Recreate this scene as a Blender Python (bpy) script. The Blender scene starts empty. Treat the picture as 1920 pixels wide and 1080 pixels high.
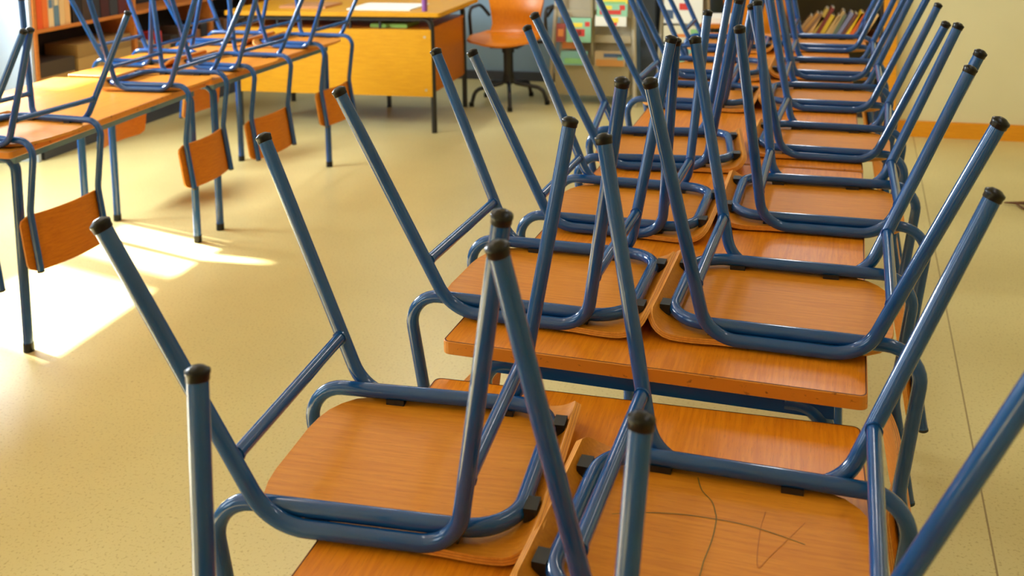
import bpy, bmesh, math, random
from mathutils import Vector, Matrix
C = bpy.context.scene.collection
S = bpy.context.scene
random.seed(7)
PI = math.pi

# ------------------------------------------------------------------ camera
FPX, PY, PSI, TH, RO = 1903.73, -558.31, 0.29795, 0.10072, -0.02172
fwd = Vector((-math.sin(PSI)*math.cos(TH), math.cos(PSI)*math.cos(TH), -math.sin(TH)))
rgt = Vector((math.cos(PSI), math.sin(PSI), 0))
upv = rgt.cross(fwd)
r2 = rgt*math.cos(RO)+upv*math.sin(RO)
u2 = -rgt*math.sin(RO)+upv*math.cos(RO)
cd = bpy.data.cameras.new('camera')
cam = bpy.data.objects.new('camera', cd)
C.objects.link(cam)
m3 = Matrix((r2, u2, -fwd)).transposed()
cam.matrix_world = Matrix.Translation((0.3184, -1.1565, 1.4997)) @ m3.to_4x4()
cd.sensor_fit = 'HORIZONTAL'
cd.sensor_width = 36.0
cd.lens = 36.0*FPX/1920.0
cd.shift_y = PY/1920.0
cd.clip_start = 0.02
cd.dof.use_dof = True
cd.dof.focus_distance = 1.75
cd.dof.aperture_fstop = 6.0
S.camera = cam

# ------------------------------------------------------------------ world, sun, window light, exposure
S.view_settings.view_transform = 'Standard'
S.view_settings.look = 'None'
S.view_settings.exposure = 0.13
S.view_settings.gamma = 1.0
S.view_settings.use_curve_mapping = False
S.cycles.use_denoising = True
S.cycles.max_bounces = 8
S.cycles.diffuse_bounces = 5
S.cycles.glossy_bounces = 4
S.cycles.sample_clamp_indirect = 8.0
S.cycles.caustics_reflective = False
S.cycles.caustics_refractive = False

w = bpy.data.worlds.new('sky'); S.world = w
w.use_nodes = True
wn = w.node_tree.nodes; wl = w.node_tree.links
bg = wn['Background']
sky = wn.new('ShaderNodeTexSky')
sky.sky_type = 'NISHITA'
sky.sun_disc = False
sky.sun_elevation = math.radians(33)
wl.new(sky.outputs[0], bg.inputs[0])
bg.inputs[1].default_value = 0.25

def sun(direction, energy, color):
    l = bpy.data.lights.new('sun', 'SUN'); l.energy = energy; l.angle = math.radians(2.0); l.color = color
    o = bpy.data.objects.new('sun', l); C.objects.link(o)
    o.rotation_euler = Vector(direction).to_track_quat('-Z', 'Y').to_euler()
    o.location = (-8, 3, 6)
el = math.radians(37.5)
sun((0.97*math.cos(el), -0.24*math.cos(el), -math.sin(el)), 40.0, (1.0, 0.97, 0.90))

def area(name, loc, direction, sx, sy, energy, color):
    l = bpy.data.lights.new(name, 'AREA'); l.shape = 'RECTANGLE'; l.size = sx; l.size_y = sy
    l.energy = energy; l.color = color
    o = bpy.data.objects.new(name, l); C.objects.link(o)
    o.location = loc; o.rotation_euler = Vector(direction).to_track_quat('-Z', 'Z').to_euler()
    return o
# daylight through the windows of the left wall (each light fills one window)
LW = -4.30
area('window_daylight', (LW+0.06, -0.05, 1.75), (1, 0, -0.15), 2.1, 1.35, 36, (0.86, 0.95, 1.0))
area('window_daylight', (LW+0.06, -2.65, 1.75), (1, 0, -0.15), 2.1, 1.35, 36, (0.86, 0.95, 1.0))
area('window_daylight', (LW+0.04, 2.29, 1.62), (1, 0, -0.10), 0.56, 0.66, 90, (0.86, 0.95, 1.0))
area('window_daylight', (LW+0.04, 2.90, 1.62), (1, 0, -0.10), 0.40, 0.66, 70, (0.86, 0.95, 1.0))
# unseen ceiling fill lights, added; the back ones brighten the dim far end
for (lx, ly, le) in ((-1.5, 0.6, 4), (1.1, 0.6, 4), (-2.4, 3.6, 6), (0.2, 3.6, 9), (-2.4, 5.4, 20), (0.2, 5.4, 11), (1.6, 3.2, 5)):
    area('ceiling_fill_light', (lx, ly, 2.76), (0, 0, -1), 0.16, 1.2, le, (0.95, 0.97, 1.0))

# ------------------------------------------------------------------ materials
def sc(*rgb):
    return tuple(((v/255.0)/12.92 if v/255.0 <= 0.04045 else ((v/255.0+0.055)/1.055)**2.4) for v in rgb)+(1.0,)
def mat(name, col, rough=0.5, metal=0.0, spec=0.5, coat=0.0):
    m = bpy.data.materials.new(name); m.use_nodes = True
    b = m.node_tree.nodes['Principled BSDF']
    b.inputs['Base Color'].default_value = col
    b.inputs['Roughness'].default_value = rough
    b.inputs['Metallic'].default_value = metal
    b.inputs['Specular IOR Level'].default_value = spec
    b.inputs['Coat Weight'].default_value = coat
    b.inputs['Coat Roughness'].default_value = 0.05
    return m, m.node_tree.nodes, m.node_tree.links, b
def noise_mix(nt, links, b, ca, cb, scale, stretch=(1, 1, 1), lo=0.35, hi=0.65, detail=6, coord='Object', rough_amt=0.0):
    tc = nt.new('ShaderNodeTexCoord'); mp = nt.new('ShaderNodeMapping'); nz = nt.new('ShaderNodeTexNoise')
    mp.inputs['Scale'].default_value = stretch
    nz.inputs['Scale'].default_value = scale; nz.inputs['Detail'].default_value = detail
    cr = nt.new('ShaderNodeValToRGB')
    cr.color_ramp.elements[0].position = lo; cr.color_ramp.elements[0].color = ca
    cr.color_ramp.elements[1].position = hi; cr.color_ramp.elements[1].color = cb
    links.new(tc.outputs[coord], mp.inputs[0]); links.new(mp.outputs[0], nz.inputs['Vector'])
    links.new(nz.outputs['Fac'], cr.inputs[0]); links.new(cr.outputs[0], b.inputs['Base Color'])
    return tc, mp, nz, cr
def wood(name, light, dark, axis='x', rough=0.4, coat=0.0, scale=1.0):
    m, n, l, b = mat(name, light, rough, coat=coat, spec=0.3)
    st = (3, 60, 60) if axis == 'x' else (60, 3, 60)
    if axis == 'z': st = (60, 60, 3)
    tc, mp, nz, cr = noise_mix(n, l, b, dark, light, 3.2*scale, st, 0.30, 0.66, 8)
    # fine pores: short dark flecks along the grain
    mp2 = n.new('ShaderNodeMapping'); nz2 = n.new('ShaderNodeTexNoise'); cr2 = n.new('ShaderNodeValToRGB'); mx = n.new('ShaderNodeMix')
    mp2.inputs['Scale'].default_value = tuple(v*5 if v > 10 else v*8 for v in st)
    nz2.inputs['Scale'].default_value = 2.0; nz2.inputs['Detail'].default_value = 2
    cr2.color_ramp.elements[0].position = 0.30; cr2.color_ramp.elements[0].color = (1, 1, 1, 1)
    cr2.color_ramp.elements[1].position = 0.42; cr2.color_ramp.elements[1].color = (0, 0, 0, 1)
    l.new(tc.outputs['Object'], mp2.inputs[0]); l.new(mp2.outputs[0], nz2.inputs['Vector']); l.new(nz2.outputs['Fac'], cr2.inputs[0])
    mx.data_type = 'RGBA'; mx.blend_type = 'MULTIPLY'
    mul = n.new('ShaderNodeMath'); mul.operation = 'MULTIPLY'; mul.inputs[1].default_value = 0.35
    l.new(cr2.outputs[0], mul.inputs[0]); l.new(mul.outputs[0], mx.inputs['Factor'])
    l.new(cr.outputs[0], mx.inputs['A']); mx.inputs['B'].default_value = (0.55, 0.42, 0.30, 1)
    l.new(mx.outputs['Result'], b.inputs['Base Color'])
    return m
M = {}
M['seat'] = wood('beech_seat', sc(214, 137, 30), sc(200, 120, 20), 'x', 0.45)
M['back'] = wood('beech_back_shaded', sc(208, 120, 14), sc(190, 102, 8), 'y', 0.38)  # darker than the seat: shade on the hanging backs put into colour
M['table'] = wood('beech_table', sc(226, 139, 24), sc(206, 116, 14), 'y', 0.33)
M['table_pale'] = wood('beech_table_pale', sc(218, 142, 46), sc(204, 126, 36), 'y', 0.36)
M['desk_wood'] = wood('yellow_beech', sc(214, 154, 24), sc(200, 138, 16), 'x', 0.4)
M['desk_side'] = wood('orange_beech', sc(196, 112, 14), sc(182, 98, 8), 'y', 0.4)
M['shelf_wood'] = wood('shelf_beech', sc(206, 128, 60), sc(184, 106, 44), 'y', 0.5)
M['trim'] = wood('trim_wood', sc(232, 156, 34), sc(220, 140, 24), 'x', 0.4)
M['shell'] = wood('chair_shell_wood', sc(226, 134, 16), sc(210, 116, 8), 'z', 0.3)

# ply edge: pale and dark layers (each layer a strip of the plate's rim)
M['ply'] = wood('ply_edge_pale', sc(230, 160, 66), sc(216, 142, 50), 'y', 0.5)
M['ply_dark'] = mat('ply_edge_dark', sc(178, 96, 30), 0.5)[0]
# worn lipping round a table top: orange with dark grime blotches
m, n, l, b = mat('worn_edge', sc(196, 110, 36), 0.4)
noise_mix(n, l, b, sc(130, 72, 22), sc(212, 130, 36), 60, (1, 1, 1.6), 0.29, 0.38, 10)
M['edge'] = m
M['edge_line'] = mat('dark_edge_line', sc(84, 38, 18), 0.5)[0]
# blue enamelled steel
m, n, l, b = mat('blue_enamel', sc(18, 70, 132), 0.17, spec=0.4, coat=0.35)
noise_mix(n, l, b, sc(14, 66, 126), sc(22, 77, 141), 9, (1, 1, 1), 0.3, 0.7, 4)
bp = n.new('ShaderNodeBump'); bp.inputs['Strength'].default_value = 0.06
nz = n.new('ShaderNodeTexNoise'); nz.inputs['Scale'].default_value = 160; tc = n.new('ShaderNodeTexCoord')
l.new(tc.outputs['Object'], nz.inputs['Vector']); l.new(nz.outputs['Fac'], bp.inputs['Height']); l.new(bp.outputs[0], b.inputs['Normal'])
M['blue'] = m
M['table_steel'] = mat('table_blue_grey_enamel', sc(40, 78, 116), 0.22, coat=0.3)[0]
M['rail_sheen'] = mat('table_blue_enamel_sheen', sc(86, 122, 150), 0.2, coat=0.5)[0]  # blue enamel lightened: bright reflection on left table rails put into colour
M['cap'] = mat('black_rubber', sc(18, 16, 15), 0.28, spec=0.3)[0]
M['pad'] = mat('black_plastic', sc(26, 25, 25), 0.45)[0]
M['black_steel'] = mat('black_steel', sc(30, 28, 28), 0.4)[0]
M['pencil'] = mat('green_pencil', sc(104, 92, 34), 0.6)[0]
M['graphite'] = mat('graphite', sc(176, 104, 34), 0.6)[0]

# floor: speckled beige vinyl with a welded seam
m, n, l, b = mat('vinyl_floor', sc(214, 200, 138), 0.33, spec=0.45)
tc = n.new('ShaderNodeTexCoord'); nz = n.new('ShaderNodeTexNoise'); nz.inputs['Scale'].default_value = 130; nz.inputs['Detail'].default_value = 3
cr = n.new('ShaderNodeValToRGB'); cr.color_ramp.elements[0].position = 0.26; cr.color_ramp.elements[0].color = sc(182, 160, 104)
cr.color_ramp.elements[1].position = 0.44; cr.color_ramp.elements[1].color = sc(214, 199, 138)
nb = n.new('ShaderNodeTexNoise'); nb.inputs['Scale'].default_value = 1.3; nb.inputs['Detail'].default_value = 5
crb = n.new('ShaderNodeValToRGB'); crb.color_ramp.elements[0].position = 0.3; crb.color_ramp.elements[0].color = (0.86, 0.84, 0.80, 1)
crb.color_ramp.elements[1].position = 0.7; crb.color_ramp.elements[1].color = (1, 1, 1, 1)
mx = n.new('ShaderNodeMix'); mx.data_type = 'RGBA'; mx.blend_type = 'MULTIPLY'; mx.inputs['Factor'].default_value = 1
l.new(tc.outputs['Object'], nz.inputs['Vector']); l.new(tc.outputs['Object'], nb.inputs['Vector'])
l.new(nz.outputs['Fac'], cr.inputs[0]); l.new(nb.outputs['Fac'], crb.inputs[0])
l.new(cr.outputs[0], mx.inputs['A']); l.new(crb.outputs[0], mx.inputs['B'])
sp = n.new('ShaderNodeSeparateXYZ'); l.new(tc.outputs['Object'], sp.inputs[0])
def mth(op, a, bb):
    q = n.new('ShaderNodeMath'); q.operation = op
    for i, v in enumerate((a, bb)):
        if v is None: continue
        if isinstance(v, (int, float)): q.inputs[i].default_value = v
        else: l.new(v, q.inputs[i])
    return q.outputs[0]
seam_x = mth('SUBTRACT', sp.outputs[0], mth('ADD', mth('MULTIPLY', sp.outputs[1], 0.036), 0.652))
seam = mth('LESS_THAN', mth('ABSOLUTE', seam_x, None), 0.0022)
mx2 = n.new('ShaderNodeMix'); mx2.data_type = 'RGBA'; mx2.inputs['B'].default_value = sc(120, 92, 52)
l.new(mth('MULTIPLY', seam, 0.8), mx2.inputs['Factor']); l.new(mx.outputs['Result'], mx2.inputs['A'])
l.new(mx2.outputs['Result'], b.inputs['Base Color'])
M['floor'] = m

def plain_wall(name, ca, cb):
    m, n, l, b = mat(name, ca, 0.85, spec=0.2)
    noise_mix(n, l, b, ca, cb, 3, (1, 1, 1), 0.3, 0.7, 6)
    return m
M['wall_khaki'] = plain_wall('khaki_paint', sc(219, 209, 164), sc(223, 213, 170))
M['wall_blue'] = plain_wall('grey_blue_paint', sc(140, 166, 186), sc(146, 172, 192))
M['wall_white'] = plain_wall('white_paint', sc(222, 216, 200), sc(226, 220, 206))
M['white_panel'] = mat('white_laminate', sc(176, 188, 204), 0.5)[0]
M['plinth'] = mat('dark_grey_plinth', sc(62, 66, 76), 0.6)[0]
M['dark'] = mat('dark_inside', sc(44, 36, 32), 0.8)[0]
M['olive'] = mat('olive_back_panel', sc(92, 80, 48), 0.8)[0]
M['slate'] = mat('slate_grey_panel', sc(58, 68, 80), 0.6)[0]
M['beige'] = mat('beige_metal', sc(182, 170, 142), 0.5)[0]
M['beige_dark'] = mat('beige_metal_front', sc(160, 146, 112), 0.5)[0]
M['paper'] = mat('white_paper', sc(236, 232, 220), 0.7)[0]
M['glass'] = mat('window_glass', (1, 1, 1, 1), 0.0)[0]
gb = M['glass'].node_tree.nodes['Principled BSDF']; gb.inputs['Transmission Weight'].default_value = 1.0; gb.inputs['IOR'].default_value = 1.0
COLS = {}
def colour(r, g, bl, rough=0.5):
    k = (r, g, bl, rough)
    if k not in COLS:
        COLS[k] = mat('print_%d_%d_%d' % (r, g, bl), sc(r, g, bl), rough)[0]
    return COLS[k]

# ------------------------------------------------------------------ mesh helpers
class MB:
    def __init__(s): s.v = []; s.f = []; s.mi = []; s.sm = []
    def add(s, vs, fs, mi=0, smooth=False):
        o = len(s.v); s.v += [tuple(p) for p in vs]
        for f in fs:
            s.f.append(tuple(i+o for i in f)); s.mi.append(mi); s.sm.append(smooth)
    def box(s, x0, x1, y0, y1, z0, z1, mi=0, rot=0.0, piv=None):
        vs = [Vector((x, y, z)) for z in (z0, z1) for (x, y) in ((x0, y0), (x1, y0), (x1, y1), (x0, y1))]
        if rot:
            c = Vector(piv) if piv else Vector(((x0+x1)/2, (y0+y1)/2, 0)); R = Matrix.Rotation(rot, 3, 'Z')
            vs = [R @ (q-c)+c for q in vs]
        s.add(vs, [(3, 2, 1, 0), (4, 5, 6, 7), (0, 1, 5, 4), (1, 2, 6, 5), (2, 3, 7, 6), (3, 0, 4, 7)], mi)
    def slab(s, outline, z0, z1, top=0, side=0, bev=0.0):
        # outline: ccw (x, y) list
        n = len(outline)
        if bev:
            cx = sum(p[0] for p in outline)/n; cy = sum(p[1] for p in outline)/n
            def ins(p, d):
                v = Vector((p[0]-cx, p[1]-cy)); return (p[0]-d*(1 if v.x > 0 else -1), p[1]-d*(1 if v.y > 0 else -1))
            rings = [([ins(p, bev) for p in outline], z0), (outline, z0+bev), (outline, z1-bev), ([ins(p, bev) for p in outline], z1)]
        else:
            rings = [(outline, z0), (outline, z1)]
        vs = [(x, y, z) for r, z in rings for (x, y) in r]
        fs = []
        for k in range(len(rings)-1):
            for i in range(n):
                j = (i+1) % n; fs.append((k*n+i, k*n+j, (k+1)*n+j, (k+1)*n+i))
        s.add(vs, fs, side, False)
        m = len(rings)-1
        o = len(s.v)-len(vs)
        s.f.append(tuple(o+m*n+i for i in range(n))); s.mi.append(top); s.sm.append(False)
        s.f.append(tuple(o+i for i in reversed(range(n)))); s.mi.append(top); s.sm.append(False)
    def tube(s, pts, r, seg=12, mi=0, caps=True, flat=1.0):
        pts = [Vector(p) for p in pts]; n = len(pts)
        T = []
        for i in range(n):
            a = pts[max(i-1, 0)]; bq = pts[min(i+1, n-1)]; T.append((bq-a).normalized())
        ref = Vector((0, 0, 1)) if abs(T[0].z) < 0.9 else Vector((1, 0, 0))
        nrm = (ref-T[0]*ref.dot(T[0])).normalized()
        vs = []
        rad = r if isinstance(r, (list, tuple)) else [r]*n
        for i in range(n):
            if i:
                ax = T[i-1].cross(T[i])
                if ax.length > 1e-8:
                    nrm = Matrix.Rotation(T[i-1].angle(T[i]), 3, ax.normalized()) @ nrm
                nrm = (nrm-T[i]*nrm.dot(T[i])).normalized()
            bn = T[i].cross(nrm)
            for k in range(seg):
                a = 2*PI*k/seg
                vs.append(pts[i]+nrm*(math.cos(a)*rad[i]*flat)+bn*(math.sin(a)*rad[i]))
        fs = []
        for i in range(n-1):
            for k in range(seg):
                k2 = (k+1) % seg
                fs.append((i*seg+k, i*seg+k2, (i+1)*seg+k2, (i+1)*seg+k))
        s.add(vs, fs, mi, True)
        if caps:
            s.add(vs[:seg], [tuple(reversed(range(seg)))], mi, False)
            s.add(vs[-seg:], [tuple(range(seg))], mi, False)
    def grid_plate(s, rows, th, top=0, edge=1, edge2=None):
        # rows: list of rows of points (same length); makes a plate of thickness th
        R = len(rows); K = len(rows[0])
        P = [[Vector(p) for p in r] for r in rows]
        N = []
        for i in range(R):
            nr = []
            for k in range(K):
                a = P[min(i+1, R-1)][k]-P[max(i-1, 0)][k]; bq = P[i][min(k+1, K-1)]-P[i][max(k-1, 0)]
                nn = a.cross(bq); nr.append(nn.normalized() if nn.length > 1e-12 else Vector((0, 0, 1)))
            N.append(nr)
        up = [P[i][k]+N[i][k]*th/2 for i in range(R) for k in range(K)]
        dn = [P[i][k]-N[i][k]*th/2 for i in range(R) for k in range(K)]
        fs = []
        for i in range(R-1):
            for k in range(K-1):
                fs.append((i*K+k, (i+1)*K+k, (i+1)*K+k+1, i*K+k+1))
        s.add(up, fs, top, True)
        s.add(dn, [tuple(reversed(f)) for f in fs], top, True)
        loop = [(0, k) for k in range(K)]+[(i, K-1) for i in range(1, R)]+[(R-1, k) for k in range(K-2, -1, -1)]+[(i, 0) for i in range(R-2, 0, -1)]
        n = len(loop)
        cuts = (0.0, 0.28, 0.36, 0.64, 0.72, 1.0) if edge2 is not None else (0.0, 1.0)
        for q_ in range(len(cuts)-1):
            c0, c1 = cuts[q_], cuts[q_+1]
            ed = [up[i*K+k].lerp(dn[i*K+k], c0) for i, k in loop]+[up[i*K+k].lerp(dn[i*K+k], c1) for i, k in loop]
            s.add(ed, [(j, (j+1) % n, n+(j+1) % n, n+j) for j in range(n)], edge if q_ % 2 == 0 else edge2, True)
    def mesh(s, name, mats):
        me = bpy.data.meshes.new(name)
        me.from_pydata(s.v, [], s.f); me.update()
        for mm in mats: me.materials.append(mm)
        me.polygons.foreach_set('material_index', s.mi)
        me.polygons.foreach_set('use_smooth', s.sm)
        bm = bmesh.new(); bm.from_mesh(me); bmesh.ops.recalc_face_normals(bm, faces=bm.faces); bm.to_mesh(me); bm.free()
        return me

def link(name, me, parent=None):
    o = bpy.data.objects.new(name, me); C.objects.link(o)
    if parent is not None: o.parent = parent
    return o
def obj(name, mb, mats, parent=None):
    if not isinstance(mats, (list, tuple)): mats = [mats]
    return link(name, mb.mesh(name, mats), parent)
def tag(o, label, cat, group=None, kind=None):
    o['label'] = label; o['category'] = cat
    if group: o['group'] = group
    if kind: o['kind'] = kind
    return o
def thing(name, label, cat, loc=(0, 0, 0), rz=0.0, group=None):
    o = bpy.data.objects.new(name, None); C.objects.link(o); o.empty_display_size = 0.1
    o.location = loc; o.rotation_euler = (0, 0, rz)
    return tag(o, label, cat, group)
def struct(name, mb, mats, label=None):
    o = obj(name, mb, mats); o['kind'] = 'structure'
    if label: o['label'] = label
    return o
def bx(*a, **k):
    q = MB(); q.box(*a, **k); return q

def fillet(pts, rad, seg=8):
    pts = [Vector(p) for p in pts]; out = [pts[0]]
    for i in range(1, len(pts)-1):
        r = rad[i-1] if isinstance(rad, (list, tuple)) else rad
        a = (pts[i-1]-pts[i]).normalized(); c = (pts[i+1]-pts[i]).normalized()
        ang = a.angle(c)
        if r <= 0 or ang > PI-1e-3: out.append(pts[i]); continue
        t = r/math.tan(ang/2); cen = pts[i]+(a+c).normalized()*(r/math.sin(ang/2))
        p0 = pts[i]+a*t; p1 = pts[i]+c*t
        v0 = p0-cen; v1 = p1-cen; tot = v0.angle(v1); ax = v0.cross(v1).normalized()
        for k in range(seg+1):
            out.append(cen+Matrix.Rotation(tot*k/seg, 3, ax) @ v0)
    out.append(pts[-1]); return out

# ------------------------------------------------------------------ room shell
fl = MB(); fl.box(LW-0.2, 3.2, -5.0, 6.7, -0.1, 0.0); struct('floor', fl, M['floor'])
ce = MB(); ce.box(LW-0.2, 3.2, -5.0, 6.7, 2.8, 2.9); struct('ceiling', ce, M['wall_white'])
# left wall with window openings (y ranges), sill 1.05, head 2.45
wins = [(-3.70, -1.60), (-1.10, 1.00), (1.98, 2.60), (2.68, 3.12)]
lw = MB(); y = -5.0
for (a, b2) in wins:
    lw.box(LW-0.2, LW, y, a, 0, 2.8); lw.box(LW-0.2, LW, a, b2, 0, 1.05 if a < 1.5 else 1.25); lw.box(LW-0.2, LW, a, b2, 2.45, 2.8); y = b2
lw.box(LW-0.2, LW, y, 6.7, 0, 2.8)
struct('wall_left', lw, M['wall_blue'])
for i, (a, b2) in enumerate(wins):
    f = MB()
    for (y0, y1, z0, z1) in ((a, b2, 1.05 if i < 2 else 1.25, 1.10 if i < 2 else 1.29), (a, b2, 2.40, 2.45), (a, a+0.03, 1.10 if i < 2 else 1.29, 2.40), (b2-0.03, b2, 1.10 if i < 2 else 1.29, 2.40)):
        f.box(LW-0.13, LW-0.07, y0, y1, z0, z1)
    wf = struct('window_%d' % (i+1), f, M['white_panel'])
    if i > 1:
        q = MB(); q.box(LW-0.06, LW-0.05, a, b2, 1.98, 2.45); q.tube([(LW-0.055, a, 1.98), (LW-0.055, b2, 1.98)], 0.012, 8)
        obj('sun_cut_blind', q, M['white_panel'], wf)  # unseen blind added to stop high sun landing beyond the left tables
bw = MB(); bw.box(LW, 0.74, 6.34, 6.5, 0, 2.8); struct('wall_back', bw, M['wall_blue'])
rw = MB(); rw.box(0.70, 3.2, 5.11, 6.5, 0, 2.8); struct('wall_right', rw, M['wall_khaki'])
fw = MB(); fw.box(3.0, 3.2, -5.0, 5.11, 0, 2.8); struct('wall_side', fw, M['wall_khaki'])
nw = MB(); nw.box(LW, 3.0, -5.0, -4.8, 0, 2.8); struct('wall_front', nw, M['wall_white'])
bb = MB(); bb.box(0.745, 3.0, 5.085, 5.108, 0, 0.085); bb.box(0.745, 3.0, 5.092, 5.108, 0.085, 0.092); struct('baseboard_right', bb, M['trim'])
bbk = MB(); bbk.box(-3.9, 0.1, 6.315, 6.338, 0, 0.07); struct('baseboard_back', bbk, M['plinth'])
tr = MB(); tr.box(0.665, 0.735, 5.06, 5.108, 0, 2.1); struct('trim_1', tr, M['trim'])

# ------------------------------------------------------------------ the school chair (upside down: +x front, -x back, z = 0 on the table)
TR = 0.011
def chair_meshes(ar, wr, hr, af, wf, hf, kr, kf, rb=0.1439, fb=0.0969, wo=0.1651, zo=0.0124, wi=0.1488):
    zi, xf = 0.0281, 0.1616
    D = {}
    # seat plate -----------------------------------------------------
    prof = [(-0.190, 0.0085), (-0.187, 0.0082), (-0.180, 0.008), (-0.168, 0.0078), (-0.150, 0.0074), (-0.12, 0.0068), (-0.08, 0.0062), (-0.04, 0.0060), (0.0, 0.0060),
            (0.04, 0.0060), (0.08, 0.0062), (0.12, 0.0066), (0.14, 0.0072), (0.155, 0.0082), (0.166, 0.0110), (0.176, 0.0160), (0.184, 0.0225), (0.190, 0.0300), (0.1925, 0.0345), (0.1945, 0.0385)]
    hw = [0.052, 0.082, 0.108, 0.129, 0.145, 0.157, 0.164, 0.168, 0.170, 0.172, 0.174, 0.176, 0.177, 0.177, 0.176, 0.1735, 0.169, 0.161, 0.153, 0.141]
    rows = []
    for (x, z), h in zip(prof, hw):
        row = []
        for k in range(21):
            t = -1+2*k/20.0; t = math.copysign(abs(t)**0.8, t); y = h*t
            dish = 0.0035*(y/0.17)**2 if -0.16 < x < 0.12 else 0.002*(y/0.17)**2
            row.append((x, y, z+dish))
        rows.append(row)
    q = MB(); q.grid_plate(rows, 0.0095, 0, 1, 2); D['seat'] = q.mesh('seat', [M['seat'], M['ply'], M['ply_dark']])
    # backrest -------------------------------------------------------
    rows = []
    z0, z1 = -0.222, -0.404
    def upx(z): return -0.198+(z+0.21)*(0.028/0.19)
    for i in range(15):
        s_ = i/14.0; z = z0+(z1-z0)*s_
        e = min(s_, 1-s_)*(z0-z1); h = 0.176
        if e < 0.03: h -= 0.03-math.sqrt(max(0.0, 0.03**2-(0.03-e)**2))
        row = []
        for k in range(17):
            t = -1+2*k/16.0; y = h*t
            row.append((upx(z)+0.0165-0.020*(1-(y/0.149)**2), y, z))
        rows.append(row)
    q = MB(); q.grid_plate(rows, 0.0095, 0, 1, 2); D['backrest'] = q.mesh('backrest', [M['back'], M['ply'], M['ply_dark']])
    # seat frame: upright - side rail - front - side rail - upright ----
    path = []
    half = [(-0.2265, -wi, -0.402), (-0.198, -wi, -0.21), (-0.2345, -wi, zi), (xf, -wi, zi)]
    pts = half+[(x, -y_, z) for (x, y_, z) in reversed(half)]
    q = MB(); q.tube(fillet(pts, [0.10, 0.052, 0.062, 0.062, 0.052, 0.10], 9), TR, 14); D['seat_frame'] = q.mesh('seat_frame', [M['blue']])
    # end caps of the uprights
    for s_, nm in ((-1, 'a'), (1, 'b')):
        q = MB(); q.tube([(-0.2262, s_*wi, -0.400), (-0.2268, s_*wi, -0.4045), (-0.2270, s_*wi, -0.4065)], [TR+0.0006, TR+0.0006, TR*0.8], 14)
        D['end_cap_'+nm] = q.mesh('end_cap', [M['pad']])
    # legs, each with half of the bottom run it is bent from, and the rubber cap on its tip
    for s_, nm in ((-1, 'a'), (1, 'b')):
        for (tx, tw, th, cx_, rr, kn) in ((-ar, wr, hr, -rb, 0.075, 'rear'), (af, wf, hf, fb, 0.058, 'front')):
            tip = Vector((tx, s_*tw, th)); cor = Vector((cx_, s_*wo, zo)); mid = Vector((-0.02, s_*wo, zo))
            d = (tip-cor).normalized()
            q = MB(); q.tube(fillet([tip-d*0.004, cor, mid], rr, 12), TR, 14)
            D['leg_'+kn+nm] = q.mesh('leg', [M['blue']])
            q = MB()
            R_ = TR
            prof_ = [(-0.0100, R_+0.0003), (-0.0095, R_+0.0009), (-0.004, R_+0.0010), (-0.0025, R_+0.0018), (0.0000, R_+0.0018), (0.0012, R_+0.0012), (0.0032, R_*0.80), (0.0050, R_*0.55), (0.0056, R_*0.25)]
            q.tube([tip+d*a for a, _ in prof_], [r_ for _, r_ in prof_], 16)
            D['cap_'+kn+nm] = q.mesh('foot_cap', [M['cap']])
    # stretchers between the pair of rear legs and the pair of front legs
    for (tx, tw, th, cx_, k, kn) in ((-ar, wr, hr, -rb, kr, 'rear'), (af, wf, hf, fb, kf, 'front')):
        f_ = (k-zo)/(th-zo); x = cx_*(1-f_)+tx*f_; y_ = wo*(1-f_)+tw*f_
        q = MB(); q.tube([(x, -y_+0.004, k), (x, y_-0.004, k)], 0.0095, 14)
        # weld beads
        for s_ in (-1, 1):
            q.tube([(x, s_*(y_-0.0125), k), (x, s_*(y_-0.0085), k)], 0.0113, 12)
        D['stretcher_'+kn] = q.mesh('stretcher', [M['blue']])
    # black pads between frame and seat
    pads = [(0.083, -wi, 0), (0.083, wi, 0), (-0.086, -wi, 0), (-0.086, wi, 0), (0.1735, -0.099, 1), (0.1735, 0.099, 1)]
    for i, (x, y_, fr) in enumerate(pads):
        q = MB()
        if fr: q.box(x-0.007, x+0.010, y_-0.014, y_+0.014, 0.019, 0.037)
        else: q.box(x-0.014, x+0.014, y_-0.0115, y_+0.0115, 0.0105, 0.0215)
        D['pad_%d' % i] = q.mesh('seat_pad', [M['pad']])
    return D
BASE = dict(ar=0.3210, wr=0.2132, hr=0.4033, af=0.1755, wf=0.2237, hf=0.4419, kr=0.0995, kf=0.1019)
CH_A = chair_meshes(**BASE)
CH_B = chair_meshes(ar=0.3138, wr=0.1955, hr=0.4007, af=0.1398, wf=0.2315, hf=0.4442, kr=0.0757, kf=0.0855)
CH_S = chair_meshes(ar=0.2600, wr=0.2000, hr=0.3080, af=0.1500, wf=0.2180, hf=0.3250, kr=0.0850, kf=0.0850, wo=0.192, wi=0.1751)
def chair(D, x, y, z, rz, scale, label, group):
    t = thing('school_chair', label, 'chair', (x, y, z), rz, group); t.scale = (scale,)*3
    link('seat', D['seat'], t); link('backrest', D['backrest'], t)
    fr = link('seat_frame', D['seat_frame'], t)
    link('end_cap', D['end_cap_a'], fr); link('end_cap', D['end_cap_b'], fr)
    for kn in ('rear', 'front'):
        for nm in 'ab':
            lg = link('leg', D['leg_'+kn+nm], t); c = link('foot_cap', D['cap_'+kn+nm], lg)
            c['label'] = 'black rubber foot cap'
        link('stretcher', D['stretcher_'+kn], t)
    for i in range(6): link('seat_pad', D['pad_%d' % i], t)
    return t

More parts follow.
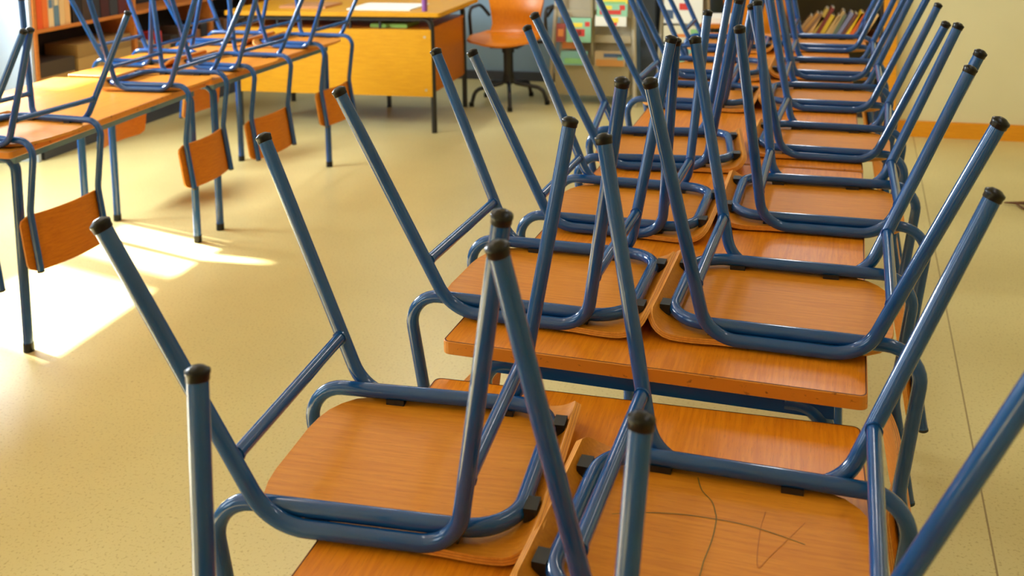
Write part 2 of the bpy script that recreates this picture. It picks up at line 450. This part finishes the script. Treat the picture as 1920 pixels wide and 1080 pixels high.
# ------------------------------------------------------------------ tables
def rrect(x0, x1, y0, y1, r, seg=4):
    out = []
    for (cx, cy, a0) in ((x1-r, y0+r, -PI/2), (x1-r, y1-r, 0), (x0+r, y1-r, PI/2), (x0+r, y0+r, PI)):
        for k in range(seg+1):
            a = a0+PI/2*k/seg; out.append((cx+r*math.cos(a), cy+r*math.sin(a)))
    return out
def table(label, x, y, rz, W, L, H, legs_x, topmat, group, legr=0.015, inset_y=0.036, railmat=None, legmat=None):
    t = thing('classroom_table', label, 'table', (x, y, 0), rz, group)
    railmat = railmat or M['blue']; legmat = legmat or M['blue']
    th = 0.022
    q = MB(); q.slab(rrect(-W/2, W/2, -L/2, L/2, 0.012), H-th, H, 0, 1, 0.0012); obj('tabletop', q, [topmat, M['edge']], t)
    # dark glue line of the lipping, just inside the edge
    q = MB(); o = rrect(-W/2+0.0015, W/2-0.0015, -L/2+0.0015, L/2-0.0015, 0.011); i_ = rrect(-W/2+0.0032, W/2-0.0032, -L/2+0.0032, L/2-0.0032, 0.010)
    n_ = len(o); q.add([(a, b_, H+0.0003) for a, b_ in o]+[(a, b_, H+0.0003) for a, b_ in i_], [(k, (k+1) % n_, n_+(k+1) % n_, n_+k) for k in range(n_)])
    obj('edge_line', q, M['edge_line'], t)
    x0, x1 = legs_x
    zt = H-th
    q = MB()
    q.box(x0-0.012, x1+0.012, -L/2+inset_y-0.012, -L/2+inset_y+0.012, zt-0.032, zt-0.001)
    q.box(x0-0.012, x1+0.012, L/2-inset_y-0.012, L/2-inset_y+0.012, zt-0.032, zt-0.001)
    for xx in (x0, x1):
        q.box(xx-0.011, xx+0.011, -L/2+inset_y+0.012, L/2-inset_y-0.012, zt-0.030, zt-0.001)
    obj('apron_frame', q, railmat, t)
    for xx in (x0, x1):
        for yy in (-L/2+inset_y, L/2-inset_y):
            sx = 1 if xx > (x0+x1)/2 else -1
            q = MB(); q.tube(fillet([(xx-sx*0.06, yy, zt-0.017), (xx, yy, zt-0.017), (xx, yy, 0.012)], 0.045, 8), legr, 14)
            lg = obj('leg', q, legmat, t)
            q = MB(); q.tube([(xx, yy, 0.0), (xx, yy, 0.03)], legr+0.0015, 14); obj('foot_cap', q, M['cap'], lg)
    return t
G_T = 'tables of the central row'
H2 = 0.755; H1 = 0.7095
def corner_table(label, rx, ry, rz, W, L, **k):
    # place by the near right corner
    c = Matrix.Rotation(rz, 2) @ Vector((-W/2, L/2))
    return table(label, rx+c.x, ry+c.y, rz, W, L, **k)
lx = (-0.275, 0.275)
# table 1: far right corner (0.382, 0.334)
rz1 = 0.022; c1 = Matrix.Rotation(rz1, 2) @ Vector((-0.328, -0.485))
table('lower wooden table nearest the camera in the central row', 0.378+c1.x, 0.330+c1.y, rz1, 0.656, 0.97, H1, lx, M['table'], G_T)
corner_table('second wooden table from the camera in the central row, worn front edge showing', 0.387, 0.330, -0.030, 0.667, 1.20, H=H2, legs_x=lx, topmat=M['table'], group=G_T)
corner_table('third wooden table from the camera in the central row', 0.424, 1.545, -0.006, 0.667, 1.20, H=H2, legs_x=lx, topmat=M['table'], group=G_T)
corner_table('farthest wooden table of the central row, near the low bookcase', 0.432, 2.760, 0.0, 0.667, 1.20, H=H2, legs_x=lx, topmat=M['table'], group=G_T)
# left row, lower tables
HL = 0.695
G_L = 'tables of the left row'
for (rx, ry, rz_, lab) in ((-2.125, 0.125, 0.02, 'wooden table at the left picture edge, nearest of the left row'),
                  (-2.150, 1.400, 0.0625, 'pale wooden table of the left row with a bare sunlit stretch'),
                  (-2.215, 2.620, 0.0, 'far wooden table of the left row, in front of the teacher desk')):
    c = Matrix.Rotation(rz_, 2) @ Vector((-0.38, 0.60))
    table(lab, rx+c.x, ry+c.y, rz_, 0.76, 1.20, HL, (-0.21, 0.338), M['table_pale'], G_L, legr=0.0165, inset_y=0.07, railmat=M['rail_sheen'])

# ------------------------------------------------------------------ chairs of the central row
GL_ = 'chairs on the left side of the central row'; GR_ = 'chairs on the right side of the central row'
Lc = [(CH_A, -0.1990, 0.0599, H1, 0.0745, 1.0, 'front left upturned chair with whole bare seat showing beside the low near table edge'),
      (CH_A, -0.1460, 0.6024, H2, -0.0275, 1.005, 'second upturned chair from the camera on the left side of the central row'),
      (CH_B, -0.0890, 1.0733, H2, -0.0317, 0.985, 'third upturned chair from the camera on the left side of the central row'),
      (CH_A, -0.0860, 1.5986, H2, 0.1201, 1.038, 'fourth upturned chair from the camera on the left side of the central row'),
      (CH_A, -0.078, 2.326, H2, -0.030, 1.0, 'fifth upturned chair from the camera on the left side of the central row'),
      (CH_A, -0.072, 2.862, H2, 0.010, 1.0, 'sixth upturned chair from the camera on the left side of the central row'),
      (CH_A, -0.077, 3.507, H2, -0.004, 1.0, 'farthest upturned chair on the left side of the central row')]
Rc = [(CH_A, 0.1980, -0.0235, H1, -0.0274, 1.0, 'front right upturned chair with pencil lines scribbled on its seat'),
      (CH_A, 0.2475, 0.6059, H2, -0.0361, 1.0, 'second upturned chair from the camera on the right side of the central row'),
      (CH_B, 0.3020, 1.1847, H2, -0.0167, 1.011, 'third upturned chair from the camera on the right side of the central row'),
      (CH_A, 0.3200, 1.7715, H2, -0.0558, 0.956, 'fourth upturned chair from the camera on the right side of the central row'),
      (CH_A, 0.319, 2.380, H2, -0.020, 1.0, 'fifth upturned chair from the camera on the right side of the central row'),
      (CH_A, 0.325, 2.922, H2, -0.030, 1.0, 'sixth upturned chair from the camera on the right side of the central row'),
      (CH_A, 0.318, 3.577, H2, -0.033, 1.0, 'farthest upturned chair on the right side, before the slanting books')]
for (D, x, y, z, rz, s_, lab) in Lc: chair(D, x, y, z, rz, s_, lab, GL_)
rights = []
for (D, x, y, z, rz, s_, lab) in Rc: rights.append(chair(D, x, y, z, rz+PI, s_, lab, GR_))
# chair at the near end of the row, only two leg tips show
chair(CH_S, -0.040, -0.475, H1, PI/2+0.05, 1.0, 'blurred upturned chair closest to the camera, only two leg tips showing', None)
# pencil scribbles on the first right chair's seat
def ribbon(pts, wd, z):
    pts = [Vector((x, -y_, 0)) for x, y_ in pts]
    # smooth (Catmull-Rom)
    P = [pts[0]]+pts+[pts[-1]]; fine = []
    for i in range(1, len(P)-2):
        for k in range(8):
            t = k/8.0; a, b_, c_, d_ = P[i-1:i+3]
            fine.append(0.5*((2*b_)+(c_-a)*t+(2*a-5*b_+4*c_-d_)*t*t+(3*b_-a-3*c_+d_)*t**3))
    fine.append(pts[-1]); q = MB(); vs = []
    for i, p in enumerate(fine):
        d = (fine[min(i+1, len(fine)-1)]-fine[max(i-1, 0)]); d.normalize(); nn = Vector((-d.y, d.x, 0))*wd/2
        zz = z+0.0035*(p.y/0.17)**2
        vs += [(p+nn)+Vector((0, 0, zz)), (p-nn)+Vector((0, 0, zz))]
    q.add(vs, [(2*i, 2*i+1, 2*i+3, 2*i+2) for i in range(len(fine)-1)]); return q
Z_ = 0.01145
r1 = rights[0]
obj('pencil_line', ribbon([(0.034, 0.141), (0.025, 0.115), (0.010, 0.096), (0.003, 0.075), (0.0, 0.059), (0.0, 0.021), (0.004, -0.02), (0.005, -0.047), (0.01, -0.09)], 0.0013, Z_), M['pencil'], r1)['label'] = 'green pencil line'
obj('pencil_line', ribbon([(0.127, 0.035), (0.09, 0.049), (0.045, 0.059), (-0.001, 0.062), (-0.04, 0.06), (-0.072, 0.053), (-0.106, 0.043)], 0.0013, Z_), M['pencil'], r1)['label'] = 'green pencil line'
obj('pencil_line', ribbon([(-0.056, 0.092), (-0.053, 0.048), (-0.056, -0.012), (-0.069, 0.012), (-0.104, 0.085)], 0.0009, Z_), M['graphite'], r1)['label'] = 'faint grey pencil line'

# ------------------------------------------------------------------ chairs of the left row
GLR = 'chairs on the right side of the left row'; GLL = 'chairs on the far side of the left row'
for (x, y, rz, lab) in ((-2.330, 1.130, 0.0, 'upturned chair cut off by the left picture edge, left row'),
                        (-2.316, 1.606, -0.070, 'upturned chair at the near end of the left row, backrest hanging beside the sunlit floor'),
                        (-2.385, 2.500, 0.050, 'upturned chair in the middle of the left row, after the bare sunlit stretch'),
                        (-2.343, 2.983, -0.06, 'upturned chair second from the teacher desk on the near side of the left row'),
                        (-2.339, 3.640, -0.044, 'upturned chair on the left row closest to the teacher desk')):
    chair(CH_A, x, y, HL, rz+PI, 1.0, lab, GLR)
for (x, y, rz, lab) in ((-2.790, 3.000, 0.03, 'upturned chair on the bookcase side of the left row, nearer one'),
                        (-2.790, 3.660, 0.02, 'upturned chair on the bookcase side of the left row, farther one')):
    chair(CH_A, x, y, HL, rz, 1.0, lab, GLL)

# ------------------------------------------------------------------ teacher's desk
dk = thing('teacher_desk', 'yellow wooden teacher desk with black tube frame', 'desk', (-2.63, 4.95, 0), 0.045)
def D_(x, y): return (x+2.63, y-4.95)
q = MB(); q.slab(rrect(-0.74, 0.72, -0.44, 0.40, 0.02), 0.727, 0.755, 0, 1, 0.002); obj('desktop', q, [M['desk_wood'], M['desk_wood']], dk)
q = MB(); q.box(-0.70, 0.645, -0.405, -0.385, 0.228, 0.645); obj('modesty_panel', q, M['desk_wood'], dk)
q = MB(); q.box(0.605, 0.625, -0.384, 0.30, 0.235, 0.645); obj('side_panel', q, M['desk_side'], dk)
q = MB(); q.box(-0.70, 0.624, -0.384, 0.36, 0.625, 0.644); obj('shelf', q, M['desk_side'], dk)
q = MB(); q.box(0.10, 0.62, 0.34, 0.36, 0.235, 0.62); obj('rear_panel', q, M['desk_side'], dk)
q = MB()
for yy in (-0.38, 0.36): q.box(-0.68, 0.66, yy-0.014, yy+0.014, 0.697, 0.7265)
for xx in (-0.68, 0.64): q.box(xx-0.014, xx+0.014, -0.36, 0.34, 0.697, 0.7265)
obj('top_frame', q, M['black_steel'], dk)
for xx in (-0.68, 0.645):
    for yy in (-0.385, 0.36):
        xx = 0.615 if (xx > 0 and yy > 0) else xx
        sx = 1 if xx > 0 else -1
        q = MB(); q.tube(fillet([(xx-sx*0.07, yy, 0.71), (xx, yy, 0.71), (xx, yy, 0.0)], 0.05, 8), 0.0175, 12); obj('leg', q, M['black_steel'], dk)
for xx in (-0.45, 0.09):
    q = MB(); q.box(xx-0.012, xx+0.012, 0.265, 0.289, 0.0, 0.624); obj('leg', q, M['black_steel'], dk)
for xx in (-0.40, -0.12, 0.10, 0.30):
    q = MB(); q.box(xx-0.007, xx+0.007, -0.372, -0.358, 0.645, 0.697); obj('shelf_post', q, M['black_steel'], dk)
for zz in (0.27, 0.60):
    q = MB(); q.tube([(0.605, -0.404, zz), (0.605, -0.4075, zz)], 0.008, 12); obj('screw_cover', q, M['beige'], dk)
q = MB(); q.box(-2.55, -2.12, 4.62, 4.95, 0.755, 0.763); tag(obj('paper_stack', q, M['paper']), 'white sheets of paper lying on the teacher desk', 'paper')
q = MB(); q.box(-3.05, -2.72, 4.66, 4.90, 0.755, 0.770); tag(obj('folder', q, colour(186, 128, 74)), 'brown folder lying on the teacher desk', 'folder')
gs = thing('glue_stick', 'purple glue stick standing on the teacher desk', 'glue stick', (-2.02, 4.62, 0.755))
q = MB(); q.tube([(0, 0, 0), (0, 0, 0.075)], 0.017, 16); obj('body', q, colour(128, 72, 150), gs)
q = MB(); q.tube([(0, 0, 0.075), (0, 0, 0.105)], 0.0155, 16); obj('cap', q, colour(108, 58, 132), gs)
q = MB(); q.box(-2.40, -2.15, 4.64, 4.84, 0.645, 0.668); tag(obj('workbook', q, [colour(128, 168, 58)]), 'green workbook lying under the desktop of the teacher desk', 'book')

# ------------------------------------------------------------------ swivel chair behind the desk
sw = thing('swivel_chair', 'orange wooden swivel chair with black arms behind the teacher desk', 'chair', (-1.77, 5.52, 0))
rows = []
prof = [(-0.235, 0.432), (-0.22, 0.438), (-0.19, 0.446), (-0.10, 0.455), (0.0, 0.455), (0.10, 0.452), (0.17, 0.458), (0.21, 0.485), (0.228, 0.53), (0.238, 0.60), (0.252, 0.70), (0.268, 0.80), (0.278, 0.86), (0.281, 0.885)]
hws = [0.15, 0.20, 0.235, 0.25, 0.25, 0.235, 0.205, 0.185, 0.175, 0.185, 0.205, 0.21, 0.19, 0.14]
for (yy, zz), h in zip(prof, hws):
    row = []
    for k in range(13):
        t = -1+2*k/12.0
        cz = 0.022*(t*t) if yy < 0.18 else 0.0; cy = -0.035*t*t if yy >= 0.18 else 0.0
        row.append((h*t, yy+cy, zz+cz))
    rows.append(row)
q = MB(); q.grid_plate(rows, 0.014); obj('seat_shell', q, [M['shell'], M['shell']], sw)
q = MB(); q.tube([(0, 0, 0.14), (0, 0, 0.36)], 0.034, 16); q.tube([(0, 0, 0.36), (0, 0, 0.40)], 0.044, 16); q.box(-0.10, 0.10, -0.10, 0.10, 0.400, 0.444); obj('column', q, M['black_steel'], sw)
for k in range(5):
    a = math.radians(-72+72*k)
    dx, dy = math.cos(a), math.sin(a)
    q = MB(); q.tube(fillet([(dx*0.02, dy*0.02, 0.22), (dx*0.035, dy*0.035, 0.145), (dx*0.245, dy*0.245, 0.115), (dx*0.275, dy*0.275, 0.012)], [0.04, 0.07], 8), 0.014, 10)
    f_ = obj('base_leg', q, M['black_steel'], sw)
    q = MB(); q.tube([(dx*0.275, dy*0.275, 0), (dx*0.275, dy*0.275, 0.03)], 0.018, 10); obj('foot', q, M['cap'], f_)
for s_ in (-1, 1):
    q = MB(); q.tube(fillet([(s_*0.16, 0.02, 0.432), (s_*0.275, 0.02, 0.432), (s_*0.275, -0.02, 0.665), (s_*0.275, 0.24, 0.665), (s_*0.215, 0.26, 0.58)], [0.05, 0.06, 0.06, 0.03], 6), 0.012, 10)
    obj('armrest', q, M['black_steel'], sw)

# ------------------------------------------------------------------ magazine racks
def rack(label, x0, x1, y0, cells, hh=1.25):
    t = thing('magazine_rack', label, 'rack', ((x0+x1)/2, y0, 0)); w_ = (x1-x0)/2
    for s_ in (-1, 1):
        q = MB(); q.tube([(s_*(w_+0.04), -0.04, 0.0), (s_*(w_-0.01), 0.22, hh)], 0.016, 10)
        obj('leg', q, M['beige'], t)
    q = MB(); q.add([(-w_, 0.06, 0.06), (w_, 0.06, 0.06), (w_, 0.27, hh), (-w_, 0.27, hh), (-w_, 0.07, 0.06), (w_, 0.07, 0.06), (w_, 0.28, hh), (-w_, 0.28, hh)],
                    [(0, 1, 2, 3), (7, 6, 5, 4), (0, 4, 5, 1), (1, 5, 6, 2), (2, 6, 7, 3), (3, 7, 4, 0)]); obj('back_panel', q, M['beige'], t)
    q = MB(); q.box(-w_, w_, -0.03, -0.012, 0.065, 0.275); obj('bottom_panel', q, M['beige_dark'], t)
    for zz in (0.275, 0.43, 0.60, 0.78, 0.96):
        yb = 0.06+0.17*zz
        q = MB(); q.box(-w_, w_, yb-0.075, yb+0.02, zz-0.008, zz); q.box(-w_, w_, yb-0.081, yb-0.075, zz-0.008, zz+0.045); obj('pocket', q, M['beige'], t)
    q = MB(); q.box(-0.008, 0.008, 0.0, 0.075, 0.275, 0.95); obj('divider', q, M['beige_dark'], t)
    return t
rack('beige magazine rack with colourful booklets left of the dark cupboard', -1.45, -0.93, 5.60, None)
def booklet(name, label, x0, x1, z0, z1, y, col, marks, group):
    # leaning booklet with printed blocks on its cover
    t = thing(name, label, 'booklet', ((x0+x1)/2, y, z0), 0, group)
    w_ = (x1-x0)/2; h = z1-z0; ln = 0.16
    def P(u, v, o): return (u*w_, v*h*ln-o, v*h)
    q = MB(); q.add([P(-1, 0, 0), P(1, 0, 0), P(1, 1, 0), P(-1, 1, 0), P(-1, 0, 0.008), P(1, 0, 0.008), P(1, 1, 0.008), P(-1, 1, 0.008)],
                    [(0, 1, 2, 3), (7, 6, 5, 4), (0, 4, 5, 1), (1, 5, 6, 2), (2, 6, 7, 3), (3, 7, 4, 0)]); obj('cover', q, col, t)
    for (u0, u1, v0, v1, c) in marks:
        q = MB(); q.add([P(u0, v0, 0.009), P(u1, v0, 0.009), P(u1, v1, 0.009), P(u0, v1, 0.009)], [(0, 1, 2, 3)]); obj('printed_block', q, c, t)
    return t
GM = 'booklets in the magazine racks'
red, yel, grn, wht, org, tea = colour(205, 52, 40), colour(240, 214, 60), colour(132, 186, 116), colour(228, 226, 214), colour(222, 132, 50), colour(120, 170, 160)
mint = colour(140, 196, 160); brn = colour(120, 66, 40); pale = colour(214, 206, 176); navy = colour(60, 84, 116)
booklet('booklet', 'green booklet with a red picture in the left rack column', -1.36, -1.19, 0.435, 0.60, 5.565, mint, [(-0.6, 0.5, 0.25, 0.55, red), (-0.8, 0.3, 0.62, 0.8, yel), (0.5, 0.9, 0.65, 0.85, red), (-0.3, 0.2, 0.3, 0.5, brn)], GM)
booklet('booklet', 'dark red booklet tucked at the rack\'s left edge', -1.435, -1.37, 0.435, 0.56, 5.565, colour(150, 60, 44), [(-0.6, 0.6, 0.3, 0.7, org)], GM)
booklet('booklet', 'pale green booklet lowest in the left rack column', -1.40, -1.21, 0.28, 0.375, 5.54, tea, [(-0.7, 0.6, 0.1, 0.5, grn)], GM)
booklet('booklet', 'orange booklet peeking over the pocket in the left rack column', -1.40, -1.28, 0.385, 0.432, 5.60, org, [], GM)
booklet('booklet', 'booklet with an orange and blue picture lowest in the right rack column', -1.16, -0.95, 0.28, 0.38, 5.54, colour(176, 150, 108), [(-0.9, 0.9, 0.0, 0.45, colour(190, 128, 50)), (-0.4, 0.8, 0.6, 0.85, navy), (0.5, 0.9, 0.4, 0.8, tea)], GM)
booklet('booklet', 'white booklet with a yellow and red title in the right rack column', -1.16, -0.945, 0.55, 0.62, 5.575, wht, [(-0.1, 0.5, 0.35, 0.8, yel), (0.0, 0.4, 0.05, 0.4, red)], GM)
booklet('booklet', 'green booklet with red lettering in the right rack column', -1.15, -0.94, 0.615, 0.70, 5.585, mint, [(-0.8, 0.6, 0.15, 0.5, red), (-0.6, 0.0, 0.55, 0.85, yel), (0.5, 0.85, 0.5, 0.9, red)], GM)
booklet('booklet', 'bright yellow booklet with a red title highest in the rack', -1.15, -0.94, 0.70, 0.82, 5.60, yel, [(-0.7, 0.2, 0.35, 0.55, org), (-0.9, 0.9, 0.0, 0.12, grn)], GM)
cb = thing('cupboard', 'tall dark grey cupboard between the two magazine racks', 'cupboard', (-0.83, 6.02, 0))
q = MB(); q.box(-0.055, 0.055, -0.25, 0.27, 0.0, 1.8); obj('body', q, M['slate'], cb)
q = MB(); q.box(-0.05, 0.05, -0.262, -0.251, 0.08, 1.78); obj('door', q, M['slate'], cb)
rack('beige magazine rack with white papers right of the dark cupboard', -0.72, -0.44, 5.72, None)
booklet('booklet', 'white sheet with small coloured print in the right hand rack', -0.71, -0.45, 0.56, 0.86, 5.70, wht, [(-0.2, 0.3, 0.3, 0.45, red), (-0.9, -0.5, 0.1, 0.3, navy), (0.4, 0.9, 0.55, 0.9, yel), (0.1, 0.4, 0.6, 0.8, tea)], GM)
booklet('booklet', 'cream sheet with an orange mark in the right hand rack', -0.71, -0.45, 0.435, 0.545, 5.68, pale, [(-0.4, 0.3, 0.3, 0.5, org), (0.4, 0.8, 0.5, 0.8, grn)], GM)
booklet('booklet', 'teal banded sheet lowest in the right hand rack', -0.72, -0.46, 0.285, 0.42, 5.655, colour(196, 206, 190), [(-1, 1, 0.55, 0.85, tea), (-0.2, 0.6, 0.0, 0.3, mint)], GM)
# side table with papers, partly behind the chair legs
st = thing('side_table', 'small orange topped side table with black legs beside the right hand rack', 'table', (-0.28, 5.40, 0))
q = MB(); q.slab(rrect(-0.13, 0.10, -0.2, 0.2, 0.01), 0.60, 0.625, 0, 0, 0.001); obj('tabletop', q, M['desk_side'], st)
for xx in (-0.10, 0.07):
    for yy in (-0.17, 0.17):
        q = MB(); q.tube([(xx, yy, 0), (xx, yy, 0.60)], 0.012, 10); obj('leg', q, M['black_steel'], st)
q = MB(); q.box(-0.39, -0.21, 5.25, 5.49, 0.625, 0.66); tag(obj('paper_stack', q, M['paper']), 'stack of white paper on the small side table', 'paper')
# orange cabinet
oc = thing('cabinet', 'orange wooden cabinet left of the slanting books', 'cabinet', (-0.10, 6.05, 0))
q = MB(); q.box(-0.22, 0.20, -0.24, 0.25, 0.0, 1.1); obj('body', q, M['shell'], oc)
for s_ in (-1, 1):
    q = MB(); q.box(-0.01+s_*0.103-0.098, -0.01+s_*0.103+0.098, -0.258, -0.2405, 0.10, 1.08); d_ = obj('door', q, M['shell'], oc)
    q = MB(); q.tube([(-0.01+s_*0.03, -0.259, 0.62), (-0.01+s_*0.03, -0.275, 0.62)], 0.010, 10); obj('knob', q, M['black_steel'], d_)

# ------------------------------------------------------------------ low bookcase in the niche with slanting books
nb_ = thing('low_bookcase', 'low dark bookcase in the niche holding a row of slanting books', 'bookcase', (0.40, 5.75, 0))
q = MB(); q.box(-0.27, 0.27, -0.22, 0.22, 0.487, 0.507); obj('shelf', q, M['shelf_wood'], nb_)
q = MB(); q.box(-0.27, 0.27, 0.20, 0.22, 0.0, 1.15); obj('back_panel', q, M['olive'], nb_)
for xx in (-0.285, 0.27):
    q = MB(); q.box(xx, xx+0.015, -0.22, 0.22, 0.0, 1.15); obj('side_panel', q, M['dark'], nb_)
q = MB(); q.box(-0.27, 0.27, -0.22, 0.22, 0.0, 0.06); obj('plinth', q, M['dark'], nb_)
q = MB(); q.box(-0.27, 0.27, -0.22, 0.20, 1.13, 1.15); obj('top_panel', q, M['shelf_wood'], nb_)
bcol = [(150, 112, 70), (172, 120, 60), (120, 84, 58), (196, 150, 90), (170, 138, 60), (112, 40, 34), (196, 160, 40), (188, 150, 96), (176, 142, 92), (92, 104, 86), (120, 120, 150), (104, 60, 50), (230, 184, 30), (214, 96, 34), (200, 120, 70), (226, 120, 36), (236, 190, 120), (206, 70, 40)]
bname = ['tan', 'brown', 'dark brown', 'sand', 'ochre', 'maroon', 'mustard', 'buff', 'light tan', 'grey green', 'lilac', 'dark red brown', 'bright yellow', 'orange red', 'copper', 'orange', 'cream', 'red']
xb = 0.150
for i, (c, nm) in enumerate(zip(bcol, bname)):
    th = 0.017+0.008*random.random(); h = 0.15+0.06*random.random(); dp = 0.13+0.03*random.random(); lean = math.radians(30+random.uniform(-4, 4) if i > 3 else 38)
    if xb+th > 0.60: break
    t = thing('book', '%s book leaning in the row on the low bookcase' % nm, 'book', (xb, 5.57, 0.507), 0, 'slanting books in the niche')
    ca, sa = math.cos(lean), math.sin(lean)
    def B(u, v, y_): return (u*ca+v*sa, y_, -u*sa+v*ca+th*sa)
    vs = [B(u, v, y_) for y_ in (0, dp) for (u, v) in ((0, 0), (th, 0), (th, h), (0, h))]
    q = MB(); q.add(vs, [(0, 1, 2, 3), (7, 6, 5, 4), (0, 4, 5, 1), (1, 5, 6, 2), (2, 6, 7, 3), (3, 7, 4, 0)]); obj('cover', q, colour(*c), t)
    e = 0.002
    vs = [B(u, v, y_) for y_ in (0.006, dp+0.0015) for (u, v) in ((e, 0.004), (th-e, 0.004), (th-e, h+0.0012), (e, h+0.0012))]
    q = MB(); q.add(vs, [(0, 1, 2, 3), (7, 6, 5, 4), (0, 4, 5, 1), (1, 5, 6, 2), (2, 6, 7, 3), (3, 7, 4, 0)]); obj('pages', q, M['paper'], t)
    xb += th/ca+0.0015

# ------------------------------------------------------------------ tall bookcase along the left wall
bk = thing('tall_bookcase', 'tall wooden bookcase with white end panel along the left wall', 'bookcase', (-3.93, 3.46, 0))
BL = 2.6
q = MB(); q.box(-0.30, -0.012, 0.0, 0.022, 0.0, 1.9); obj('end_panel', q, M['white_panel'], bk)['label'] = 'white end panel'
q = MB(); q.box(-0.30, 0.0, 0.0221, 0.045, 0.10, 1.9); obj('upright', q, M['shelf_wood'], bk)
for yy in (0.89, 1.75, BL-0.02):
    q = MB(); q.box(-0.28, 0.0, yy, yy+0.025, 0.13, 1.9); obj('upright', q, M['shelf_wood'], bk)
q = MB(); q.box(-0.30, -0.281, 0.046, BL, 0.0, 1.9); obj('back_panel', q, M['dark'], bk)
for zz in (0.13, 0.755, 1.15, 1.55, 1.88):
    for (a, b2) in ((0.046, 0.889), (0.916, 1.749), (1.776, BL-0.021)):
        q = MB(); q.box(-0.28, -0.002, a, b2, zz-0.022, zz); obj('shelf', q, M['shelf_wood'], bk)
q = MB(); q.box(-0.28, -0.01, 0.046, BL, 0.0, 0.107); obj('plinth', q, M['plinth'], bk)
# books and boxes on its shelves
def bbox_(name, label, cat, y0, y1, z0, h, dp, c, group, spine=None):
    q = MB(); q.box(-3.93-dp-0.01, -3.94, 3.46+y0, 3.46+y1, z0, z0+h)
    if spine:
        t = thing(name, label, cat, (-3.94, 3.46+(y0+y1)/2, z0), 0, group)
        q = MB(); q.box(-dp, 0, -(y1-y0)/2, (y1-y0)/2, 0, h); obj('cover', q, c, t)
        q = MB(); q.box(0.0002, 0.0015, -(y1-y0)/2*0.7, (y1-y0)/2*0.7, h*0.55, h*0.8); obj('spine_label', q, spine, t)
    else:
        tag(obj(name, q, c), label, cat, group)
gU = 'books on the upper shelf of the tall bookcase'
yy = 0.06
for i, (nm, c, sp_) in enumerate((('orange red', (222, 84, 30), None), ('deep orange', (226, 112, 44), None), ('pale cream', (226, 196, 150), (90, 120, 150)), ('slate blue', (96, 126, 148), (220, 200, 160)), ('sandy', (222, 184, 130), None), ('peach', (224, 172, 112), None))):
    bbox_('book', '%s book at the sunlit end of the upper bookcase shelf' % nm, 'book', yy, yy+0.042, 0.755, 0.20+0.02*(i % 2), 0.2, colour(*c), gU, colour(*sp_) if sp_ else None); yy += 0.045
for i, (nm, c) in enumerate((('black', (34, 28, 28)), ('dark brown', (64, 46, 36)), ('charcoal', (48, 46, 50)), ('blackish red', (70, 30, 28)), ('sooty grey', (58, 56, 60)), ('dark maroon', (92, 34, 34)))):
    bbox_('book', '%s book in the shaded middle of the upper bookcase shelf' % nm, 'book', yy+0.02, yy+0.095, 0.755, 0.17+0.03*((i*2) % 3), 0.2, colour(*c), gU); yy += 0.082
gD = 'stacks on the lower shelf of the tall bookcase'
zz = 0.13
for i in range(5):
    bbox_('folder_box', 'dark storage box number %s from the bottom in the pile at the bookcase end' % ('one', 'two', 'three', 'four', 'five')[i], 'box', 0.06, 0.34, zz, 0.085, 0.25, colour(*((70, 56, 44), (150, 112, 64), (60, 48, 40), (168, 128, 72), (64, 52, 42))[i]), gD); zz += 0.086
zz = 0.13
for i in range(6):
    bbox_('magazine_file', 'tan bundle of papers %s in the second pile of the bookcase' % ('lowest', 'second lowest', 'third lowest', 'third highest', 'second highest', 'topmost')[i], 'papers', 0.37, 0.86, zz, 0.08, 0.24, colour(*((146, 112, 64), (170, 134, 78), (138, 104, 60), (160, 124, 70), (176, 140, 84), (150, 116, 66))[i]), gD); zz += 0.082
yy = 0.93
for i in range(9):
    c = ((186, 150, 90), (214, 190, 150), (176, 44, 36), (200, 160, 90), (60, 50, 44), (80, 62, 48), (48, 44, 44), (150, 96, 50), (52, 46, 44))[i]
    nm = ('tan', 'cream', 'red', 'straw', 'dark grey', 'dark umber', 'black', 'rust brown', 'charcoal')[i]
    bbox_('book', '%s book standing in the lower middle bay of the bookcase' % nm, 'book', yy, yy+0.075, 0.13, 0.36+0.05*(i % 3), 0.22, colour(*c), gD); yy += 0.088
yy = 1.80
for i in range(6):
    c = ((66, 54, 46), (120, 80, 48), (52, 46, 44), (90, 70, 50), (44, 40, 40), (110, 84, 58))[i]
    nm = ('umber', 'chestnut', 'black', 'olive brown', 'jet', 'dusty brown')[i]
    bbox_('book', '%s book standing in the far bay of the bookcase' % nm, 'book', yy, yy+0.1, 0.13, 0.40+0.04*(i % 3), 0.22, colour(*c), gD); yy += 0.125

# small dry scrap on the floor at the right
q = MB(); q.tube(fillet([(1.13, 3.86, 0.006), (1.18, 3.83, 0.016), (1.24, 3.88, 0.010)], 0.01, 4), [0.003]+[0.007]*5+[0.004], 8); q.tube([(1.175, 3.835, 0.012), (1.20, 3.77, 0.008)], 0.005, 8); q.tube([(1.19, 3.845, 0.012), (1.23, 3.80, 0.02)], 0.005, 8)
tag(obj('twig', q, colour(110, 64, 34)), 'small brown twig lying on the bare floor near the baseboard', 'twig')
